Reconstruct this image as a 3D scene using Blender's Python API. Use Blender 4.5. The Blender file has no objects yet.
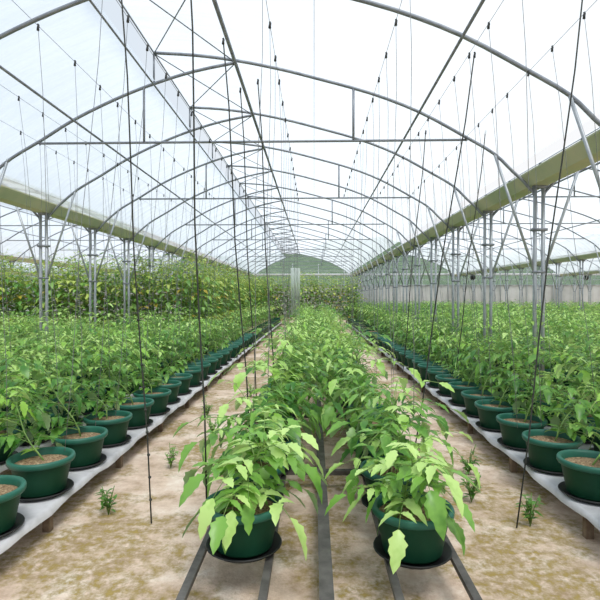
import bpy, math, random
from mathutils import Vector, Matrix
random.seed(7)
C = bpy.context.scene
col = C.collection
pi = math.pi
R = math.radians
CAMZ = 1.6

# ------------------------------------------------------------------ materials
def nmat(name):
    m = bpy.data.materials.new(name); m.use_nodes = True
    nt = m.node_tree
    return m, nt, nt.nodes['Principled BSDF'], nt.nodes['Material Output']
def N(nt, t, **kw):
    n = nt.nodes.new(t)
    for k, v in kw.items(): setattr(n, k, v)
    return n
def ramp(nt, fac, stops):
    r = N(nt, 'ShaderNodeValToRGB')
    el = r.color_ramp.elements
    while len(el) < len(stops): el.new(0.5)
    for e, (p, c) in zip(el, stops): e.position = p; e.color = (*c, 1)
    nt.links.new(fac, r.inputs[0]); return r.outputs[0]
def noise(nt, scale, detail=4, coord='Object', rough=.6, vec=None):
    n = N(nt, 'ShaderNodeTexNoise'); n.inputs['Scale'].default_value = scale
    n.inputs['Detail'].default_value = detail; n.inputs['Roughness'].default_value = rough
    if vec is None:
        tc = N(nt, 'ShaderNodeTexCoord'); vec = tc.outputs[coord]
    nt.links.new(vec, n.inputs['Vector']); return n.outputs['Fac']
def bump(nt, b, h, s=.3, d=.02):
    n = N(nt, 'ShaderNodeBump'); n.inputs['Strength'].default_value = s; n.inputs['Distance'].default_value = d
    nt.links.new(h, n.inputs['Height']); nt.links.new(n.outputs[0], b.inputs['Normal'])
def simple(name, stops, scale=6, rough=.5, metal=0, bmp=0, coord='Object'):
    m, nt, b, o = nmat(name)
    f = noise(nt, scale, coord=coord)
    nt.links.new(ramp(nt, f, stops), b.inputs['Base Color'])
    b.inputs['Roughness'].default_value = rough; b.inputs['Metallic'].default_value = metal
    if bmp: bump(nt, b, f, bmp)
    return m
M = {}
M['steel'] = simple('galvanised_steel', [(.3, (.17, .185, .215)), (.7, (.27, .29, .325))], 8, .45, .25)
M['steel_light'] = simple('bright_galvanised', [(.3, (.30, .33, .36)), (.7, (.44, .47, .50))], 8, .4, .25)
M['gutter'] = simple('gutter_coating', [(.3, (.36, .42, .27)), (.5, (.47, .49, .33)), (.72, (.60, .55, .39))], 1.1, .6)
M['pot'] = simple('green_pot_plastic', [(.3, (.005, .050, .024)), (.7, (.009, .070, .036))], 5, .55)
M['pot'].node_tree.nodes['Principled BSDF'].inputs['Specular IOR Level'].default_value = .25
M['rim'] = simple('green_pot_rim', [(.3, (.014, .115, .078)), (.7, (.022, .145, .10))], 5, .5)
M['black'] = simple('black_plastic', [(.3, (.008, .009, .010)), (.7, (.018, .02, .02))], 8, .5)
M['string'] = simple('dark_twine', [(.3, (.020, .022, .02)), (.7, (.05, .055, .045))], 40, .8)
M['palestring'] = simple('pale_twine', [(.3, (.14, .15, .155)), (.7, (.22, .23, .235))], 40, .8)
M['wood'] = simple('weathered_wood', [(.3, (.10, .065, .04)), (.7, (.25, .18, .12))], 14, .85, 0, .3)
M['sheet'] = simple('white_bench_sheet', [(.25, (.36, .36, .37)), (.5, (.60, .60, .62)), (.8, (.74, .74, .76))], 3, .6)
M['rail'] = simple('grey_bench_rail', [(.3, (.07, .065, .06)), (.7, (.17, .16, .15))], 12, .55, .3)
M['soil'] = simple('potting_soil', [(.3, (.10, .06, .03)), (.5, (.30, .20, .11)), (.7, (.55, .42, .26))], 60, .95, 0, .8)
M['curtain'] = simple('insect_netting', [(.3, (.42, .42, .40)), (.7, (.58, .57, .55))], .8, .8)

def leafmat(name, dark, light, under):
    m, nt, b, o = nmat(name)
    f = noise(nt, 7, 3)
    oi = N(nt, 'ShaderNodeObjectInfo')
    ad = N(nt, 'ShaderNodeMath', operation='MULTIPLY_ADD')
    nt.links.new(oi.outputs['Random'], ad.inputs[0]); ad.inputs[1].default_value = .35; nt.links.new(f, ad.inputs[2])
    sb = N(nt, 'ShaderNodeMath', operation='SUBTRACT'); nt.links.new(ad.outputs[0], sb.inputs[0]); sb.inputs[1].default_value = .17
    colr = ramp(nt, sb.outputs[0], [(.36, dark), (.64, light)])
    g = N(nt, 'ShaderNodeNewGeometry')
    mx = N(nt, 'ShaderNodeMix', data_type='RGBA'); nt.links.new(g.outputs['Backfacing'], mx.inputs[0])
    nt.links.new(colr, mx.inputs[6]); mx.inputs[7].default_value = (*under, 1)
    nt.links.new(mx.outputs[2], b.inputs['Base Color'])
    b.inputs['Roughness'].default_value = .36
    tr = N(nt, 'ShaderNodeBsdfTranslucent')
    tc = N(nt, 'ShaderNodeMix', data_type='RGBA'); tc.inputs[0].default_value = .5
    nt.links.new(colr, tc.inputs[6]); tc.inputs[7].default_value = (light[0]*1.3, light[1]*1.2, light[2]*.6, 1)
    nt.links.new(tc.outputs[2], tr.inputs['Color'])
    ms = N(nt, 'ShaderNodeMixShader'); ms.inputs[0].default_value = .26
    nt.links.new(b.outputs[0], ms.inputs[1]); nt.links.new(tr.outputs[0], ms.inputs[2])
    nt.links.new(ms.outputs[0], o.inputs[0])
    return m
M['leaf'] = leafmat('leaf_mature', (.045, .18, .022), (.21, .44, .075), (.38, .54, .32))
M['young'] = leafmat('leaf_young', (.25, .50, .06), (.55, .78, .26), (.55, .70, .42))
M['talleaf'] = leafmat('tall_leaf', (.075, .23, .035), (.25, .46, .10), (.32, .46, .20))
M['tallyoung'] = leafmat('tall_leaf_young', (.36, .50, .08), (.55, .66, .17), (.42, .52, .20))
M['yellow'] = leafmat('yellowed_leaf', (.45, .38, .05), (.62, .48, .08), (.5, .45, .15))
M['stem'] = simple('green_stem', [(.3, (.12, .24, .05)), (.7, (.24, .38, .10))], 12, .6)
M['hill'] = simple('forest_hill', [(.3, (.045, .09, .045)), (.7, (.11, .17, .09))], .35, .95)

def film(name, base, graz, colr, streak=(.5, 3, .4)):
    m, nt, b, o = nmat(name)
    tr = N(nt, 'ShaderNodeBsdfTranslucent'); tr.inputs[0].default_value = (*colr, 1)
    df = N(nt, 'ShaderNodeBsdfDiffuse'); df.inputs[0].default_value = (*colr, 1)
    t = N(nt, 'ShaderNodeBsdfTransparent'); t.inputs[0].default_value = (.97, .985, 1, 1)
    lw = N(nt, 'ShaderNodeLayerWeight'); lw.inputs[0].default_value = .5
    mr = N(nt, 'ShaderNodeMapRange'); nt.links.new(lw.outputs['Facing'], mr.inputs[0])
    mr.inputs[3].default_value = base; mr.inputs[4].default_value = graz
    tc = N(nt, 'ShaderNodeTexCoord'); mp = N(nt, 'ShaderNodeMapping'); mp.inputs['Scale'].default_value = streak
    nt.links.new(tc.outputs['Object'], mp.inputs[0])
    f = noise(nt, 2, 5, vec=mp.outputs[0])
    f2 = N(nt, 'ShaderNodeMapRange'); nt.links.new(f, f2.inputs[0])
    f2.inputs[1].default_value = .3; f2.inputs[2].default_value = .7; f2.inputs[3].default_value = -.10; f2.inputs[4].default_value = .10
    ad = N(nt, 'ShaderNodeMath', operation='ADD', use_clamp=True)
    nt.links.new(mr.outputs[0], ad.inputs[0]); nt.links.new(f2.outputs[0], ad.inputs[1])
    m0 = N(nt, 'ShaderNodeMixShader'); m0.inputs[0].default_value = .8
    nt.links.new(df.outputs[0], m0.inputs[1]); nt.links.new(tr.outputs[0], m0.inputs[2])
    m1 = N(nt, 'ShaderNodeMixShader'); nt.links.new(ad.outputs[0], m1.inputs[0])
    nt.links.new(t.outputs[0], m1.inputs[1]); nt.links.new(m0.outputs[0], m1.inputs[2])
    nt.links.new(m1.outputs[0], o.inputs[0])
    return m
M['roof'] = film('roof_film', .30, .80, (.80, .86, .93))
M['gable'] = film('gable_film', .12, .4, (.80, .90, .86), (1.5, 1, 6))
M['side'] = film('side_film', .45, .7, (.90, .93, .96), (3, 3, .3))
M['veil'] = film('clear_curtain_film', .35, .8, (.9, .93, .92), (9, 9, .2))

# ground
m, nt, b, o = nmat('sandy_ground')
f1 = noise(nt, 1.1, 7, rough=.7); f2 = noise(nt, 16, 6, rough=.7); f3 = noise(nt, 3.1, 8, rough=.75)
c1 = ramp(nt, f3, [(.32, (.46, .33, .23)), (.5, (.70, .55, .43)), (.68, (.88, .78, .67))])
c2 = ramp(nt, f2, [(.35, (.13, .095, .02)), (.65, (.36, .26, .06))])
mk = N(nt, 'ShaderNodeMapRange'); nt.links.new(f1, mk.inputs[0])
mk.inputs[1].default_value = .46; mk.inputs[2].default_value = .53; mk.inputs[3].default_value = 0; mk.inputs[4].default_value = .95
mm = N(nt, 'ShaderNodeMath', operation='MULTIPLY'); nt.links.new(mk.outputs[0], mm.inputs[0])
rr = N(nt, 'ShaderNodeMapRange'); nt.links.new(f2, rr.inputs[0]); rr.inputs[1].default_value = .35; rr.inputs[2].default_value = .6
nt.links.new(rr.outputs[0], mm.inputs[1])
mx = N(nt, 'ShaderNodeMix', data_type='RGBA'); nt.links.new(mm.outputs[0], mx.inputs[0])
nt.links.new(c1, mx.inputs[6]); nt.links.new(c2, mx.inputs[7]); nt.links.new(mx.outputs[2], b.inputs['Base Color'])
b.inputs['Roughness'].default_value = .95; bump(nt, b, f2, .6, .03)
M['ground'] = m

# ------------------------------------------------------------------ mesh helpers
class MB:
    def __init__(s): s.v = []; s.f = []; s.mi = []
    def add(s, vs, fs, mi=0):
        o = len(s.v); s.v += [tuple(x) for x in vs]
        s.f += [tuple(i + o for i in f) for f in fs]; s.mi += [mi] * len(fs)
    def box(s, a, b, mi=0):
        (x0, y0, z0), (x1, y1, z1) = a, b
        s.add([(x0,y0,z0),(x1,y0,z0),(x1,y1,z0),(x0,y1,z0),(x0,y0,z1),(x1,y0,z1),(x1,y1,z1),(x0,y1,z1)],
              [(0,3,2,1),(4,5,6,7),(0,1,5,4),(1,2,6,5),(2,3,7,6),(3,0,4,7)], mi)
    def tube(s, pts, r, n=6, mi=0, r1=None):
        P = [Vector(p) for p in pts]; vs = []; fs = []
        for i, p in enumerate(P):
            d = (P[min(i+1, len(P)-1)] - P[max(i-1, 0)])
            if d.length < 1e-9: d = Vector((0, 0, 1))
            d.normalize()
            up = Vector((0, 0, 1)) if abs(d.z) < .9 else Vector((0, 1, 0))
            a = d.cross(up).normalized(); b_ = d.cross(a)
            rad = r if r1 is None else r + (r1 - r) * i / max(1, len(P)-1)
            for k in range(n):
                t = 2*pi*k/n; vs.append(p + a*math.cos(t)*rad + b_*math.sin(t)*rad)
        for i in range(len(P)-1):
            for k in range(n):
                k2 = (k+1) % n; fs.append((i*n+k, i*n+k2, (i+1)*n+k2, (i+1)*n+k))
        fs.append(tuple(range(n-1, -1, -1))); fs.append(tuple((len(P)-1)*n + k for k in range(n)))
        s.add(vs, fs, mi)
    def lathe(s, prof, n=28, mi=0, c=(0, 0, 0)):
        vs = []; fs = []
        for (r, z) in prof:
            for k in range(n):
                t = 2*pi*k/n; vs.append((c[0]+r*math.cos(t), c[1]+r*math.sin(t), c[2]+z))
        for i in range(len(prof)-1):
            for k in range(n):
                k2 = (k+1) % n; fs.append((i*n+k, i*n+k2, (i+1)*n+k2, (i+1)*n+k))
        s.add(vs, fs, mi)
    def disc(s, r, z, n=24, jit=0, mi=0, c=(0, 0)):
        vs = [(c[0], c[1], z + .012)]
        for rr in (.5, 1):
            for k in range(n):
                t = 2*pi*k/n; vs.append((c[0]+r*rr*math.cos(t), c[1]+r*rr*math.sin(t), z + (random.uniform(-jit, jit) if rr < 1 else 0)))
        fs = [(0, 1+k, 1+(k+1) % n) for k in range(n)]
        fs += [(1+k, 1+n+k, 1+n+(k+1) % n, 1+(k+1) % n) for k in range(n)]
        s.add(vs, fs, mi)
    def merge(s, o, mat, mimap=None):
        off = len(s.v); s.v += [tuple(mat @ Vector(v)) for v in o.v]
        s.f += [tuple(i+off for i in f) for f in o.f]
        s.mi += [mimap[i] if mimap else i for i in o.mi]
    def mesh(s, name, mats, smooth=True):
        me = bpy.data.meshes.new(name); me.from_pydata(s.v, [], s.f)
        for m_ in mats: me.materials.append(m_)
        me.polygons.foreach_set('material_index', s.mi)
        me.polygons.foreach_set('use_smooth', [smooth]*len(s.f)); me.update(); return me
    def build(s, name, mats, parent=None, smooth=True, loc=(0, 0, 0)):
        if not isinstance(mats, (list, tuple)): mats = [mats]
        o = bpy.data.objects.new(name, s.mesh(name, mats, smooth)); col.objects.link(o)
        o.location = loc
        if parent: o.parent = parent
        return o
def rebase(mb, p):
    mb.v = [(x-p[0], y-p[1], z-p[2]) for (x, y, z) in mb.v]; return mb
def empty(name, loc=(0, 0, 0), rz=0):
    o = bpy.data.objects.new(name, None); col.objects.link(o); o.location = loc; o.rotation_euler = (0, 0, rz)
    o.empty_display_size = .1; return o
def tag(o, label=None, cat=None, group=None, kind=None):
    if label: o['label'] = label
    if cat: o['category'] = cat
    if group: o['group'] = group
    if kind: o['kind'] = kind
    return o
def copy_tree(o, parent=None):
    c = o.copy(); col.objects.link(c); c.parent = parent
    for ch in list(o.children): copy_tree(ch, c)
    return c
ONES = ['', 'first', 'second', 'third', 'fourth', 'fifth', 'sixth', 'seventh', 'eighth', 'ninth', 'tenth', 'eleventh', 'twelfth', 'thirteenth',
        'fourteenth', 'fifteenth', 'sixteenth', 'seventeenth', 'eighteenth', 'nineteenth']
def ordn(n):
    if n < 20: return ONES[n]
    t, u = divmod(n, 10)
    return ({2: 'twentieth', 3: 'thirtieth', 4: 'fortieth', 5: 'fiftieth', 6: 'sixtieth'}[t] if u == 0
            else {2: 'twenty', 3: 'thirty', 4: 'forty', 5: 'fifty', 6: 'sixty'}[t] + '-' + ONES[u])

# ------------------------------------------------------------------ structure
XL, XR, W = -4.88, 3.06, 7.94
CX = (XL + XR) / 2
YB = 39.15
arch_ys = [6.9 + 2.0*k for k in range(-3, 17)]          # 0.9 ... 38.9
bays = [-2, -1, 0, 1, 2, 3]
BN = {-2: 'outer left bay', -1: 'left bay', 0: 'middle bay', 1: 'right bay', 2: 'second right bay', 3: 'outer right bay'}
H = CAMZ
LEFT = [(XL+.055, 1.30), (XL+.075, 1.40), (XL+.15, 1.49), (XL+.24, 1.59), (XL+.36, 1.70), (-4.23, 1.93), (-3.80, 2.18), (-3.34, 2.46), (-2.75, 2.74), (-2.2, 2.95), (-1.65, 3.11), (-1.08, 3.22)]
RIGHT = [(-2.22, 3.37), (-1.65, 3.33), (-1.08, 3.25), (-.5, 3.13), (.0, 3.0), (.77, 2.78), (1.43, 2.52), (2.05, 2.18), (2.45, 1.94), (2.70, 1.70), (2.82, 1.59), (2.91, 1.49), (XR-.075, 1.40), (XR-.055, 1.30)]
def smooth_poly(p, n=3):
    out = []
    for i in range(len(p)-1):
        p0 = p[max(i-1, 0)]; p1 = p[i]; p2 = p[i+1]; p3 = p[min(i+2, len(p)-1)]
        for k in range(n):
            t = k/n
            out.append(tuple(.5*((2*p1[j]) + (-p0[j]+p2[j])*t + (2*p0[j]-5*p1[j]+4*p2[j]-p3[j])*t*t + (-p0[j]+3*p1[j]-3*p2[j]+p3[j])*t**3) for j in range(2)))
    out.append(p[-1]); return out
LS, RS = smooth_poly(LEFT), smooth_poly(RIGHT)

# floor
g = MB(); nx, ny = 60, 70
random.seed(3)
for j in range(ny+1):
    for i in range(nx+1):
        x = -24 + 54*i/nx; y = -3 + 46*j/ny
        g.v.append((x, y, 0.006*math.sin(x*2.1)*math.sin(y*1.7)))
g.f = [(j*(nx+1)+i, j*(nx+1)+i+1, (j+1)*(nx+1)+i+1, (j+1)*(nx+1)+i) for j in range(ny) for i in range(nx)]; g.mi = [0]*len(g.f)
tag(g.build('floor', M['ground']), 'sandy tan earth floor with patches of mossy yellow green weeds', kind='structure')
g = MB(); g.box((-300, -100, -.3), (300, 320, -.05))
tag(g.build('floor_outside', M['hill']), kind='structure')

# roof films
for bn in bays:
    ox = bn*W
    for pts, nm in ((LS, 'ceiling'), (RS, 'ceiling')):
        pts = [p for p in pts if XL+.33 < p[0] < XR-.33 and (pts is RS or p[0] < -2.15)]
        r = MB(); n = len(pts); yy = [-1] + arch_ys
        for y in yy:
            for (x, z) in pts: r.v.append((x+ox, y, z+H+.03))
        r.f = [(j*n+i, j*n+i+1, (j+1)*n+i+1, (j+1)*n+i) for j in range(len(yy)-1) for i in range(n-1)]; r.mi = [0]*len(r.f)
        tag(r.build(nm, M['roof']), 'milky clear film roof over the ' + BN[bn], kind='structure')

# roof trusses (arches)
def make_truss(chord, braces):
    t = empty('roof_truss', (CX, 0, 0))
    def P(p): return (p[0]-CX, 0, p[1]+H)
    a = MB(); a.tube([P(p) for p in LS], .021); a.build('arch_pipe', M['steel'], t)
    a = MB(); a.tube([P(p) for p in RS], .021); a.build('arch_pipe', M['steel'], t)
    a = MB(); a.tube([P((-2.22, 3.36)), P((-2.22, 2.95))], .014); a.build('vent_strut', M['steel'], t)
    if chord:
        a = MB(); a.tube([P((-3.84, 2.13)), P((2.09, 2.13))], .017); a.build('tie_bar', M['steel'], t)
        for x, z in ((-2.36, 2.88), (.54, 2.86)):
            a = MB(); a.tube([P((x, 2.13)), P((x, z))], .017); a.build('hanger_bar', M['steel'], t)
    if braces:
        a = MB(); a.tube([(-2.22-CX, 0, 3.36+H), (-1.08-CX, 2.0, 3.22+H)], .008, 5); a.build('vent_brace', M['steel'], t)
        a = MB(); a.tube([(-2.22-CX, 0, 3.36+H), (-1.08-CX, -2.0, 3.22+H)], .008, 5); a.build('vent_brace', M['steel'], t)
    return t
protoC = make_truss(True, True); protoN = make_truss(False, True)
first = {True: protoC, False: protoN}; used = set()
for bn in bays:
    for k, y in enumerate(arch_ys):
        if y < 2: continue
        ch = (k % 2 == 1)
        if ch not in used: t = first[ch]; used.add(ch)
        else: t = copy_tree(first[ch])
        t.location = (CX + bn*W, y, 0)
        n = k
        tag(t, 'curved grey roof arch%s, %s from the front over the %s' % (' with tie bar' if ch else '', ordn(n), BN[bn]), 'roof truss', 'arches of the greenhouse roof')

# purlins
PUR = [(-3.34, 2.44, 'low on its left slope', .016), (-2.22, 2.93, 'under its open vent', .013), (-1.08, 3.20, 'along its ridge', .026), (1.43, 2.50, 'on its right slope', .018), (-2.22, 3.37, 'along its vent lip', .010)]
for bn in bays:
    for (x, z, d, r) in PUR:
        a = MB(); a.tube([(0, 0, 0), (0, 19, 0), (0, 38.4, 0)], r)
        tag(a.build('purlin_pipe', M['steel'], loc=(x+bn*W, .5, z+H)), 'long grey pipe running lengthwise %s, %s' % (d, BN[bn]), 'roof pipe', 'lengthwise pipes of the roof')

# gutters and posts
GX = [XL + W*k for k in range(-2, 5)]
GN = ['far left edge gutter', 'second gutter to the left', 'gutter on the left of the middle bay', 'gutter on the right of the middle bay', 'second gutter to the right', 'third gutter to the right', 'fourth gutter to the right']
GSHORT = ['far left gutter', 'second left gutter', 'left gutter', 'right gutter', 'second right gutter', 'third right gutter', 'fourth right gutter']
def gutter_profile():
    return [(-.22, .16), (-.19, .16), (-.10, .02), (.10, .02), (.19, .16), (.22, .16), (.22, .14), (.11, 0), (-.11, 0), (-.22, .14)]
for gx, gn in zip(GX, GN):
    a = MB(); pr = gutter_profile(); n = len(pr); ys = [-1 + 2*k for k in range(21)]
    ys[-1] = 38.8
    for y in ys:
        for (x, z) in pr: a.v.append((x, y, z))
    a.f = [(j*n+i, (j+1)*n+i, (j+1)*n+(i+1) % n, j*n+(i+1) % n) for j in range(len(ys)-1) for i in range(n)]
    a.f += [tuple(range(n)), tuple((len(ys)-1)*n+i for i in range(n-1, -1, -1))]; a.mi = [0]*len(a.f)
    tag(a.build('rain_gutter', M['gutter'], smooth=False, loc=(gx, 0, 1.50+H)), 'long olive green rain gutter, ' + gn, 'gutter', 'rain gutters between the bays')

def make_post():
    t = empty('gutter_post', (0, 0, 0))
    for x in (-.055, .055):
        a = MB(); a.tube([(x, 0, 0), (x, 0, 1.53+H)], .027, 8); a.build('post_pipe', M['steel_light'], t)
    a = MB()
    a.box((-.105, -.035, H+.885), (.105, .035, H+.92)); a.build('clamp', M['steel'], t)
    a = MB(); a.box((-.085, -.03, H+.31), (.085, .03, H+.34)); a.build('clamp', M['steel'], t)
    for s in (-1, 1):
        a = MB(); a.tube([(s*.06, 0, H+.33), (s*.60, 0, H+1.93)], .020, 6); a.build('diagonal_brace', M['steel_light'], t)
    a = MB(); a.box((-.085, -.03, H+1.46), (.085, .03, H+1.52)); a.build('saddle', M['steel'], t)
    return t
pp = make_post(); fst = True
for gx, gn in zip(GX, GN):
    for k, y in enumerate(arch_ys):
        if y < 2: continue
        if abs(gx)/y > .85 and abs(gx)/y > 1.2: continue
        t = pp if fst else copy_tree(pp); fst = False
        t.location = (gx, y, 0)
        tag(t, 'paired steel posts with diagonal braces, %s from the front, %s' % (ordn(k), GSHORT[GN.index(gn)]), 'post', 'posts under the gutters')

# back wall
a = MB(); xs = [GX[0] + .12*i for i in range(int((GX[-1]+2-GX[0])/.12)+1)]
for x in xs:
    for z in (0, 2.45): a.v.append((x, YB + .03*math.sin(x*9) + .015*math.sin(x*23), z))
a.f = [(2*i, 2*i+2, 2*i+3, 2*i+1) for i in range(len(xs)-1)]; a.mi = [0]*len(a.f)
tag(a.build('wall_back', M['curtain']), 'pale grey netting along the far end wall', kind='structure')
for n, bn in enumerate(bays):
    ox = bn*W; a = MB()
    top = LS[:-1] + [p for p in RS if p[0] > -1.0]
    for (x, z) in top: a.v += [(x+ox, YB, 2.45), (x+ox, YB, z+H)]
    a.f = [(2*i, 2*i+2, 2*i+3, 2*i+1) for i in range(len(top)-1)]; a.mi = [0]*len(a.f)
    tag(a.build('window_%d' % (n+1), M['gable']), 'clear wrinkled film gable closing the far end of the ' + BN[bn], kind='structure')
tn = 1
for z, r in ((2.45, .03), (3.27, .085), (3.55, .02), (2.85, .02)):
    a = MB(); a.tube([(GX[0], YB-.06, z), (GX[-1], YB-.06, z)], r)
    tag(a.build('trim_%d' % tn, M['steel_light'] if tn != 2 else M['sheet']), kind='structure'); tn += 1
for i in range(24):
    x = GX[0] + 1 + i*2.01
    a = MB(); a.tube([(x, YB-.1, 0), (x, YB-.1, 3.3 + .9*abs(math.sin((x-XL)/W*pi)))], .025)
    tag(a.build('trim_%d' % tn, M['steel_light']), kind='structure'); tn += 1
for x, nm in ((GX[0]-.2, 'wall_left'), (GX[-1]+.2, 'wall_right')):
    a = MB(); ys = [-1+2*k for k in range(21)]
    for y in ys: a.v += [(x, y, 0), (x, y, 3.2)]
    a.f = [(2*i, 2*i+2, 2*i+3, 2*i+1) for i in range(len(ys)-1)]; a.mi = [0]*len(a.f)
    tag(a.build(nm, M['side']), kind='structure')
# hills
a = MB(); nx, ny = 120, 14; random.seed(5)
for j in range(ny+1):
    for i in range(nx+1):
        x = -170 + 340*i/nx; y = 85 + j*9
        h = 17.5 + 4*math.sin(x*.03+1.0) + 2.2*math.sin(x*.09) + .9*math.sin(x*.33) - .0002*x*x
        a.v.append((x, y, -1 + h*math.sin(min(1, j/ny*1.1)*pi/2) + random.uniform(-.6, .6)))
a.f = [(j*(nx+1)+i, j*(nx+1)+i+1, (j+1)*(nx+1)+i+1, (j+1)*(nx+1)+i) for j in range(ny) for i in range(nx)]; a.mi = [0]*len(a.f)
tag(a.build('hills', M['hill']), 'wooded green hillside beyond the far end wall', kind='structure')

# ------------------------------------------------------------------ plants
def leaflet(mb, base, d, up, L, w, mi, rng, detail):
    """toothed pointed blade, folded along the midrib and drooping"""
    d = d.normalized(); s = d.cross(up)
    if s.length < 1e-4: s = Vector((1, 0, 0))
    s.normalize(); u = s.cross(d)
    if detail: st = [(0, .10), (.14, .62), (.22, .55), (.36, 1.0), (.46, .78), (.60, .86), (.70, .52), (.82, .50), (1, 0)]
    else: st = [(0, .15), (.3, 1.0), (.65, .72), (1, 0)]
    droop = rng.uniform(.05, .5); fold = rng.uniform(.05, .55)
    vs = []; fs = []
    for t, ww in st:
        c = base + d*(L*t) - u*(droop*L*t*t) + Vector((0, 0, -1))*(.15*L*t*t)
        hw = w*.5*ww
        vs += [c - s*hw + u*hw*fold, c, c + s*hw + u*hw*fold]
    for i in range(len(st)-1):
        k = 3*i; fs += [(k, k+1, k+4, k+3), (k+1, k+2, k+5, k+4)]
    mb.add(vs, fs, mi)
def comp_leaf(mb, base, az, elev, L, size, mi, rng, detail, pairs=3):
    hd = Vector((math.cos(az), math.sin(az), 0)); pts = []; p = base.copy(); e = elev
    n = pairs*2+1
    for i in range(n+1):
        pts.append(p.copy()); p = p + (hd*math.cos(e) + Vector((0, 0, 1))*math.sin(e))*(L/n); e -= rng.uniform(.10, .26)
    mb.tube(pts, .0045*size/.13, 3, 2, .002)
    side = Vector((-hd.y, hd.x, 0))
    for j in range(pairs):
        q = pts[2+2*j-(1 if j else 0)]; dd = (pts[-1]-pts[-3]).normalized()
        for s in (-1, 1):
            v = hd*.55 + side*s + Vector((0, 0, rng.uniform(-.25, .3)))
            sz = size*rng.uniform(.7, 1.05)*(1 if j < pairs-1 else .9)
            leaflet(mb, q, v, Vector((0, 0, 1)) + side*rng.uniform(-.4, .4), sz, sz*rng.uniform(.45, .62), mi, rng, detail)
    leaflet(mb, pts[-1], pts[-1]-pts[-2], Vector((0, 0, 1)) + side*rng.uniform(-.3, .3), size*1.25, size*.72, mi, rng, detail)
def plant(seed, h, lean, nl, size, detail, spread=None, tall=False):
    rng = random.Random(seed); st = MB(); fo = MB(); pts = []
    for i in range(8):
        t = i/7
        pts.append(Vector((lean*(t**1.3) + .02*math.sin(t*7+seed), .03*math.sin(t*5+seed*2), h*t)))
    st.tube(pts, .0068 if not tall else .012, 6, 0, .003)
    az = rng.uniform(0, 6.28)
    for i in range(nl):
        t = (.10 if not tall else .1) + (.90 if not tall else .9)*(i+.5)/nl
        f = t*7; k = min(6, int(f)); p = pts[k].lerp(pts[k+1], f-k)
        az += 2.4 + rng.uniform(-.4, .4); a = az
        if spread is not None and t < .75: a = rng.uniform(-spread, spread)
        if tall: L = rng.uniform(.18, .38)
        else: L = (.22 + .26*math.sin(min(1, t*1.05)*pi*.8))*rng.uniform(.65, 1.45)*h/.6
        mi = 0
        if t > .72 and rng.random() < .55: mi = 1
        if rng.random() < .2: mi = 1
        if tall and rng.random() < .04: mi = 3
        comp_leaf(fo, p, a, rng.uniform(.15, .9) if t < .85 else rng.uniform(.6, 1.2), L, size*rng.uniform(.75, 1.2)*(1 if t < .85 else .7), mi, rng, detail, 3 if detail else 2)
    return st, fo
FM = [M['leaf'], M['young'], M['stem'], M['yellow']]
TM = [M['talleaf'], M['tallyoung'], M['stem'], M['yellow']]

POTH = .245
def pot_mb():
    a = MB()
    a.lathe([(0, 0), (.155, 0), (.160, .012), (.196, .200), (.198, .205)], 32)
    a.lathe([(.185, .20), (.155, .03)], 32)
    return a
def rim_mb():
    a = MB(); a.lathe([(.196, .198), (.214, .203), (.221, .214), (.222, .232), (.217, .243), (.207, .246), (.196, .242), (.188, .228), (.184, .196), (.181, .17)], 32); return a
def soil_mb():
    a = MB(); a.disc(.186, .195, 24, .010); return a
def saucer_mb():
    a = MB(); a.lathe([(0, 0), (.17, 0), (.205, .028), (.210, .028), (.212, .022), (.175, -.002)], 28); a.disc(.168, -.008, 24); return a
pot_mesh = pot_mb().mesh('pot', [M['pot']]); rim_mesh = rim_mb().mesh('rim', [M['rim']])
soil_mesh = soil_mb().mesh('soil', [M['soil']]); sau = saucer_mb().mesh('saucer', [M['black']])
sprig = None
def protos(name, kind, cfgs):
    out = []
    for c in cfgs:
        root = empty(name)
        for nm, me, z in (('pot', pot_mesh, .012), ('rim', rim_mesh, 0), ('soil', soil_mesh, .012), ('saucer', sau, 0)):
            o = bpy.data.objects.new(nm, me); col.objects.link(o); o.location.z = z; o.parent = po if nm == 'rim' else root
            if nm == 'pot': po = o
        s, f = plant(*c)
        s.build('stem', M['stem'], root, loc=(0, 0, .20)); f.build('foliage', FM, root, loc=(0, 0, .20))
        out.append(root)
    return out
#             seed  h   lean nl size detail spread
P_full = protos('potted_plant', 'full', [(11, .62, .05, 32, .118, True), (12, .72, .16, 34, .115, True), (13, .55, -.12, 30, .122, True), (14, .68, .20, 32, .118, True)])
P_near = protos('potted_plant', 'near', [(21, .46, .12, 24, .138, True), (22, .42, -.14, 22, .146, True), (23, .52, .06, 25, .138, True)])
P_edge = protos('potted_plant', 'edge', [(31, .48, .34, 17, .118, True, 1.4), (32, .56, .26, 19, .115, True, 1.2), (33, .38, .28, 14, .12, True, 1.5), (34, .54, .36, 19, .115, True, 1.4)])
P_mid = protos('potted_plant', 'mid', [(61, .60, .12, 32, .115, True, 1.7), (62, .68, .16, 34, .112, True, 1.9), (63, .56, .08, 30, .118, True, 1.8)])
all_protos = P_full + P_near + P_edge; proto_used = set()
BZ = .20
def place(proto, x, y, z, rz, sc):
    if proto.name not in proto_used: proto_used.add(proto.name); t = proto
    else: t = copy_tree(proto)
    t.location = (x, y, z); t.rotation_euler = (0, 0, rz); t.scale = (1, 1, 1)
    for ch in t.children:
        if ch.name.startswith(('foliage', 'stem')): ch.scale = (sc, sc, sc)
    return t
rows = []   # x, y0, y1, style, row name
rows.append((-.40, 2.78, 26.2, 'cl', 'left row of the middle bench'))
rows.append((.54, 2.75, 26.2, 'cr', 'right row of the middle bench'))
rows.append((-1.95, 2.33, 15.3, 'el', 'left path edge'))
rows.append((1.95, 2.33, 16.0, 'er', 'right path edge'))
LN = ['second', 'third', 'fourth', 'fifth', 'sixth', 'seventh', 'eighth', 'ninth', 'tenth', 'eleventh', 'twelfth', 'thirteenth']
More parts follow.
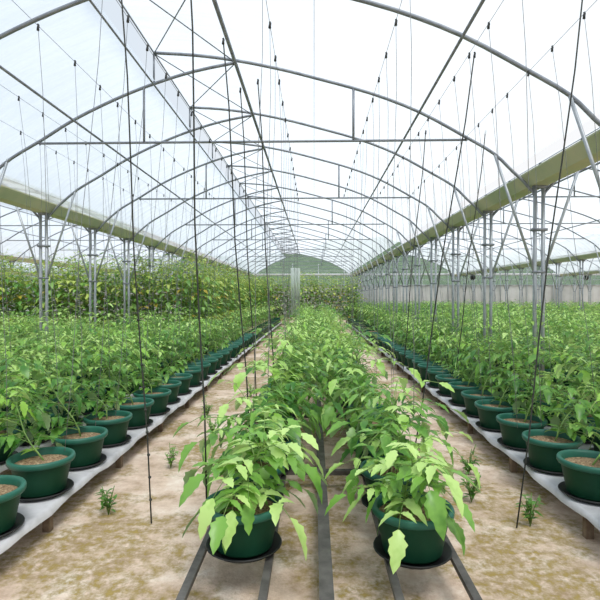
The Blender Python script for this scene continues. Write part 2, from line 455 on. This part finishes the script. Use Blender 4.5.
for i, x in enumerate([-2.75, -3.55, -4.35, -5.6, -6.4, -7.2, -8.0, -8.8]):
    rows.append((x, max(2.6, -x/.66), 13.2, 'l', '%s row left of the left path' % LN[i]))
RX = [2.62, 3.75, 4.5, 5.25, 6.0, 6.8, 7.6, 8.4, 9.2, 10.1, 11.9, 12.8, 13.7, 14.7, 15.7, 16.8, 17.9, 19.7, 20.8, 22]
for i, x in enumerate(RX):
    rows.append((x, max(2.6, x/.60), 37.6, 'r', '%s row right of the right path' % (LN[i] if i < 12 else 'far')))
spots = []
rng = random.Random(99)
for ri, (x, y0, y1, sty, rn) in enumerate(rows):
    y = y0; k = 0
    while y < y1:
        k += 1
        spots.append((math.hypot(x, y)*(1 if sty[0] in 'ce' else 1.25), x, y, sty, rn, k)); y += .6 if abs(x) < 9 else .75
spots.sort(key=lambda s: s[0])
indiv = spots[:290]; rest = spots[290:]
KIND = {'c': 'leafy tomato plant in green pot', 'e': 'green pot with leaning tomato plant'}
for (_, x, y, sty, rn, k) in indiv:
    jx, jy = rng.uniform(-.02, .02), rng.uniform(-.025, .025)
    if sty[0] == 'e':
        p = rng.choice(P_edge); rz = (pi if sty == 'el' else 0) + rng.uniform(-.5, .5); sc = rng.uniform(.85, 1.1)
        if y < 3.2: sc *= .8
    elif sty[0] == 'c' and y < 4.2: p = P_near[k % 3]; rz = rng.uniform(0, 6.28); sc = rng.uniform(.85, 1.05)
    elif sty[0] == 'c': p = rng.choice(P_mid); rz = (0 if sty == 'cl' else pi) + rng.uniform(-.35, .35); sc = rng.uniform(.88, 1.04)*(1.1 if y < 6.5 else .95)
    else: p = rng.choice(P_full); rz = rng.uniform(0, 6.28); sc = rng.uniform(.82, 1.08)
    t = place(p, x+jx, y+jy, BZ+.005, rz, sc)
    if sty[0] == 'c': lb = 'leafy tomato plant in green pot, %s from the front, %s' % (ordn(k), rn)
    elif sty[0] == 'e': lb = 'green pot with outward leaning tomato plant, %s from the front along the %s' % (ordn(k), rn)
    else: lb = 'potted tomato plant, %s from the front, %s' % (ordn(k), rn)
    tag(t, lb, 'potted plant', 'potted tomato plants on the benches')
# the remaining far pots, one object
lows = [plant(50+i, .62, .05, 13, .16, False) for i in range(5)]
big = MB()
cp = MB(); cp.lathe([(0, 0), (.155, 0), (.196, .2), (.221, .21), (.215, .245), (.18, .24), (.18, .19), (0, .19)], 10)
for (_, x, y, sty, rn, k) in rest:
    st, fo = rng.choice(lows)
    mt = Matrix.Translation((x+rng.uniform(-.03, .03), y+rng.uniform(-.05, .05), BZ+.20)) @ Matrix.Rotation(rng.uniform(0, 6.28), 4, 'Z') @ Matrix.Scale(rng.uniform(.85, 1.1), 4)
    big.merge(fo, mt)
    big.merge(cp, Matrix.Translation((x, y, BZ)), {0: 4})
tag(big.build('potted_plants', FM + [M['pot']]), 'mass of green potted tomato plants filling the far benches in the right bays', 'potted plants', 'potted tomato plants on the benches', 'stuff')

# troughs
def make_trough(seed):
    root = empty('planter_trough')
    a = MB(); L, w0, w1, h = .55, .17, .205, .25
    vs = []
    for (w, l, z) in ((w0, L-.04, 0), (w1, L-.005, h-.03), (w1+.02, L, h-.03), (w1+.02, L, h), (w1-.01, L-.03, h), (w0, L-.06, .05)):
        vs += [(-w, -l, z), (w, -l, z), (w, l, z), (-w, l, z)]
    fs = [(3, 2, 1, 0)]
    for i in range(5):
        for k in range(4): fs.append((4*i+k, 4*i+(k+1) % 4, 4*i+4+(k+1) % 4, 4*i+4+k))
    a.add(vs, fs); a.build('box', M['pot'], root, smooth=False)
    a = MB(); a.box((-.16, -.49, .06), (.16, .49, .20)); a.build('soil', M['soil'], root, smooth=False)
    f2 = MB()
    for k, yy in enumerate((-.3, .3)):
        s, f = plant(seed+k, .58, .34, 15, .125, False, .8)
        f2.merge(f, Matrix.Translation((.08, yy, .22))); s.build('stem', M['stem'], root, loc=(.08, yy, .2))
    f2.build('foliage', FM, root)
    return root
TP = [make_trough(70), make_trough(80)]; tu = set()
for sx, nm, y0 in ((-1.95, 'left', 15.95), (1.95, 'right', 16.6)):
    for k in range(19):
        y = y0 + k*1.13
        if y > 26.6: break
        p = TP[k % 2]
        if p.name in tu: t = copy_tree(p)
        else: tu.add(p.name); t = p
        t.location = (sx, y, BZ+.005); t.rotation_euler = (0, 0, pi if sx < 0 else 0)
        tag(t, 'long dark green planter box of tomato plants, %s beyond the round pots, %s path edge' % (ordn(k+1), nm), 'planter', 'planter boxes at the far ends of the path edges')

# benches
def bench(x, y0, y1, label, w=.195, legs=True):
    root = empty('low_bench', (x, (y0+y1)/2, 0)); L = (y1-y0)/2
    a = MB(); n = int(2*L/.15); s = random.Random(int(x*100))
    vs = []; ph = s.uniform(0, 6)
    for i in range(n+1):
        y = -L + 2*L*i/n; d = .006*math.sin(y*5.3+ph) + .004*math.sin(y*13)
        for (xx, z) in ((-w-.008+d, BZ-.045+d), (-w+d*.6, BZ-.004), (-w+.03, BZ), (w-.03, BZ), (w+d*.6, BZ-.004), (w+.008+d, BZ-.045-d)):
            vs.append((xx, y, z))
    fs = [(i*6+k, i*6+k+1, i*6+k+7, i*6+k+6) for i in range(n) for k in range(5)]
    a.add(vs, fs); a.build('bench_sheet', M['sheet'], root)
    a = MB(); a.box((-w+.02, -L, BZ-.04), (w-.02, L, BZ-.006)); a.build('board', M['wood'], root, smooth=False)
    if legs:
        k = 0; y = -L+.5
        while y < L and y + (y0+y1)/2 < 16:
            for sx in (-1, 1):
                a = MB(); a.box((sx*(w-.06)-.025, y-.025, -.01), (sx*(w-.06)+.025, y+.025, BZ-.04)); a.build('leg', M['wood'], root, smooth=False)
            y += 1.25
    return tag(root, label, 'bench', 'low benches under the rows of pots')
bench(-1.95, 1.6, 26.9, 'low white sheeted bench along the left path edge')
bench(1.95, 1.6, 26.9, 'low white sheeted bench along the right path edge')
for (x, y0, y1, sty, rn) in rows[4:]:
    if abs(x) > 9.5: continue
    bench(x, y0-.3, y1, 'low sheeted bench under the %s' % rn, legs=True)
# middle bench: steel frame
root = empty('bench_frame', (.06, 14, 0))
a = MB(); a.box((-.035, -12.4, BZ-.07), (.035, 12.4, BZ-.005)); a.build('centre_rail', M['rail'], root, smooth=False)
for x in (-.68, -.30, .34, .70):
    a = MB(); a.box((x-.02, -12.4, BZ-.035), (x+.02, 12.4, BZ-.005)); a.build('side_rail', M['rail'], root, smooth=False)
for k in range(13):
    y = -12.2 + 1.93*k + .4
    a = MB(); a.box((-.76, y-.025, BZ-.075), (.78, y+.025, BZ-.037)); a.build('cross_bar', M['rail'], root, smooth=False)
    for x in (-.70, 0, .72):
        a = MB(); a.box((x-.022, y-.022, -.01), (x+.022, y+.022, BZ-.075)); a.build('leg', M['rail'], root, smooth=False)
tag(root, 'grey steel frame bench carrying the two middle rows of pots', 'bench')

# tall plants
def tproto(seed, h):
    root = empty('tall_plant'); s, f = plant(seed, h, .06, 80, .13, False, None, True)
    s.build('stem', M['stem'], root); f.build('foliage', TM, root); return root
TPs = [tproto(101, 2.45), tproto(102, 2.62), tproto(103, 2.3)]; tu = set()
def put_tall(x, y, lb, grp):
    p = rng.choice(TPs)
    if p.name in tu: t = copy_tree(p)
    else: tu.add(p.name); t = p
    s = rng.uniform(.90, 1.08); t.location = (x+rng.uniform(-.06, .06), y+rng.uniform(-.08, .08), 0); t.scale = (1.2, 1.2, s*1.04); t.rotation_euler = (0, 0, rng.uniform(0, 6.28))
    tag(t, lb, 'tall plant', grp)
for j in range(3):
    for i in range(38):
        x = -3.25 - i*.42; y = 14.0 + j*.75
        if -x/y > .72: continue
        put_tall(x, y, 'tall bushy tomato plant, %s from the right in the %s row of the left block' % (ordn(i+1), ordn(j+1)), 'tall plants in the left block')
for i in range(34):
    for j in range(2):
        y = 16.3 + i*.66; x = -3.45 - j*.7
        put_tall(x, y, 'tall tomato plant at the right flank of the left block, %s, number %s backwards' % (['outer line', 'inner line'][j], ordn(i+1)), 'tall plants in the left block')
for j in range(2):
    for i in range(13):
        x = -2.75 + i*.42; y = 27.4 + j*.8
        put_tall(x, y, 'tall plant closing the end of the middle bench, %s from the left, %s row' % (ordn(i+1), ['front', 'rear'][j]), 'tall plants behind the middle bench')

# plastic curtain hung at the far end
a = MB()
for i in range(29):
    x = -1.25 + .5*i/28 - .0
    for z in (.6, 2.0, 3.1): a.v.append((x, 26.75+.04*math.sin(i*1.3), z))
a.f = [(3*i+k, 3*i+3+k, 3*i+4+k, 3*i+1+k) for i in range(28) for k in range(2)]; a.mi = [0]*len(a.f)
o = a.build('plastic_curtain', M['veil']); sm = o.modifiers.new('thickness', 'SOLIDIFY'); sm.thickness = .003
tag(o, 'strip of clear plastic film hanging at the far end of the middle bench', 'curtain')

# dark bundles hung under gutters at the far end
for gx, y, lb in ((GX[4], 35, 'dark bundle of net tied under the second gutter to the right'), (GX[5], 35.4, 'dark bundle of net tied under the third gutter to the right')):
    a = MB(); pr = [(0, -.30), (.18, -.28), (.36, -.12), (.40, .05), (.34, .2), (.2, .24), (0, .26)]
    a.lathe([(p*.5, q*.62) for p, q in pr], 14)
    o = a.build('net_bundle', M['black'], loc=(gx, y, 1.28+H)); tag(o, lb, 'bundle', 'dark bundles under the gutters')

# ------------------------------------------------------------------ wires and strings
wires = [(-3.85, 'first'), (-3.2, 'second'), (-2.2, 'third'), (-1.44, 'fourth'), (-.35, 'fifth'), (.0, 'sixth'), (.64, 'seventh'), (1.38, 'eighth'), (2.06, 'ninth')]
WH = 2.155 + H
for x, nm in wires:
    a = MB(); a.tube([(0, y-20, 0) for y in (1, 13, 26, 38.7)], .0022, 5)
    tag(a.build('support_wire', M['steel'], loc=(x, 20, WH)), 'thin lengthwise wire over the middle bay, %s from the left' % nm, 'wire', 'wires carrying the strings')
WROW = {-3.85: -3.55, -3.2: -2.75, -2.2: -1.95, -1.44: -1.95, -.35: -.42, .64: .56, 1.38: 1.95, 2.06: 2.62}
def make_string(top, bot, r, mat, hook=True, knots=False):
    root = empty('plant_string', top); T = Vector(top); B = Vector(bot) - T
    a = MB(); n = 7; pts = []
    for i in range(n):
        t = i/(n-1); pts.append(B*t + Vector((.012*math.sin(t*9), 0, 0)))
    a.tube(pts, r, 5); a.build('twine', mat, root)
    if hook:
        a = MB(); a.tube([(0, 0, .012), (.004, 0, 0), (0, 0, -.022), (0, 0, -.038)], .0085, 6, 0, .012); a.build('hook', M['black'], root)
    if knots:
        for k in range(9):
            q = B*(.62+.042*k) + Vector((.012*math.sin((.62+.042*k)*9), 0, 0))
            a = MB(); a.lathe([(0, -r*2), (r*1.9, -r), (r*2.1, r), (0, r*2)], 6, c=tuple(q)); a.build('knot', mat, root)
    return root
for wi, (x, nm) in enumerate(wires):
    if nm == 'sixth': continue
    y = 3.4; k = 0
    while y < 11.2:
        k += 1
        dx = rng.uniform(-.10, .10)
        t = make_string((x, y, WH), (x+dx+.5*(WROW[x]-x), y+rng.uniform(-.1, .1), rng.uniform(.5, .8)), .0021, M['palestring'])
        tag(t, 'thin pale string hanging by a dark hook, %s from the front on the %s wire' % (ordn(k), nm), 'string', 'plant strings hanging from the wires')
        y += rng.uniform(.42, .62)
# dark strings, slanting down to the pots: (pixel top x, pixel bottom, depth)
DS = [((125, 85), (148, 512), 3.45, 'knotted, leftmost, in front of the left path pots'),
      ((192, 85), (205, 512), 2.95, 'ending at the near left pot of the middle bench'),
      ((226, 85), (249, 440), 4.2, 'third from the left, over the middle bench'),
      ((240, 85), (256, 410), 5.2, 'fourth from the left, over the middle bench'),
      ((258, 85), (275, 415), 5.0, 'fifth from the left, over the middle bench'),
      ((567, 85), (516, 512), 3.45, 'rightmost, in front of the right path pots'),
      ((489, 85), (455, 367), 6.6, 'second from the right, reaching the right path pots'),
      ((468, 85), (412, 460), 4.5, 'third from the right, ending in the middle bench'),
      ((429, 85), (402, 372), 6.6, 'fourth from the right, over the right of the bench')]
f = 500.
for (a0, b0, Y, lb) in DS:
    P = lambda p: Vector(((p[0]-314)*Y/f, Y, CAMZ + (296-p[1])*Y/f))
    t0, b1 = P(a0), P(b0); d = (t0-b1); s = (WH - b1.z)/d.z; t0 = b1 + d*s
    if Y == 3.45: b1 = b1 - d*((b1.z-.012)/d.z)
    t = make_string(tuple(t0), tuple(b1), .0055 if Y < 4 else .0062, M['string'], knots=(a0[0] == 125))
    tag(t, 'thick dark string, ' + lb, 'string', 'dark twines hanging near the camera')

# weeds on the paths
def weed(seed):
    root = MB(); r = random.Random(seed)
    for i in range(9):
        az = r.uniform(0, 6.28); L = r.uniform(.08, .22); hd = Vector((math.cos(az), math.sin(az), 0))
        pts = [Vector((0, 0, 0)), hd*.02 + Vector((0, 0, L*.6)), hd*.05 + Vector((0, 0, L))]
        root.tube(pts, .003, 3, 1)
        for k in range(5):
            leaflet(root, pts[0].lerp(pts[2], .3+.15*k), Vector((r.uniform(-1, 1), r.uniform(-1, 1), .3)), Vector((0, 0, 1)), .05, .022, 0, r, False)
    return root.mesh('weed', [M['talleaf'], M['stem']])
WM = [weed(i) for i in range(3)]
WP = [(-1.33, 4.6, 'by the left path, nearest the left bench'), (-1.15, 5.6, 'in the middle of the left path'), (-1.42, 6.6, 'beside a bench leg on the left path'), (-1.5, 3.6, 'at the near left bench edge'),
      (1.22, 3.9, 'beside the rightmost dark string on the right path'), (1.38, 4.5, 'under the right bench edge'), (1.15, 5.2, 'further up the right path'), (1.5, 3.5, 'nearest the camera on the right path'), (-1.0, 7.9, 'far up the left path')]
for i, (x, y, lb) in enumerate(WP):
    o = bpy.data.objects.new('weed', WM[i % 3]); col.objects.link(o); o.location = (x, y, 0); o.rotation_euler.z = i*1.3; o.scale = [1.1+.1*(i % 3)]*3
    tag(o, 'small green weed growing from the sand ' + lb, 'weed', 'weeds on the paths')

# ------------------------------------------------------------------ world, sun, camera
w = bpy.data.worlds.new('sky'); C.world = w; w.use_nodes = True; nt = w.node_tree
bg = nt.nodes['Background']; tc = N(nt, 'ShaderNodeTexCoord'); sx = N(nt, 'ShaderNodeSeparateXYZ')
nt.links.new(tc.outputs['Generated'], sx.inputs[0])
mth = N(nt, 'ShaderNodeMath', operation='MULTIPLY_ADD'); nt.links.new(sx.outputs['X'], mth.inputs[0]); mth.inputs[1].default_value = .55; mth.inputs[2].default_value = .5
nz = N(nt, 'ShaderNodeTexNoise'); nz.inputs['Scale'].default_value = 2.5; nz.inputs['Detail'].default_value = 5; nt.links.new(tc.outputs['Generated'], nz.inputs['Vector'])
m2 = N(nt, 'ShaderNodeMath', operation='MULTIPLY_ADD'); nt.links.new(nz.outputs['Fac'], m2.inputs[0]); m2.inputs[1].default_value = .5; nt.links.new(mth.outputs[0], m2.inputs[2])
c = ramp(nt, m2.outputs[0], [(.25, (.66, .77, .89)), (.62, (.76, .84, .93)), (.9, (.97, .98, 1.0))])
nt.links.new(c, bg.inputs[0]); bg.inputs[1].default_value = .80
s = bpy.data.lights.new('sun', 'SUN'); s.energy = 2.6; s.angle = R(22); s.color = (1, .98, .94)
so = bpy.data.objects.new('sun', s); col.objects.link(so); so.rotation_euler = (R(28), R(12), 0)

cam = bpy.data.cameras.new('camera'); co = bpy.data.objects.new('camera', cam); col.objects.link(co)
cam.sensor_width = 36; cam.lens = 30; cam.clip_end = 600; cam.clip_start = .05
co.location = (0, 0, CAMZ); co.rotation_euler = (pi/2 - math.atan(4/500), 0, math.atan(14/500))
C.camera = co
C.view_settings.view_transform = 'Standard'; C.view_settings.look = 'None'; C.view_settings.gamma = 1
C.view_settings.use_curve_mapping = False
C.view_settings.exposure = .3
C.cycles.transparent_max_bounces = 24
C.cycles.max_bounces = 8
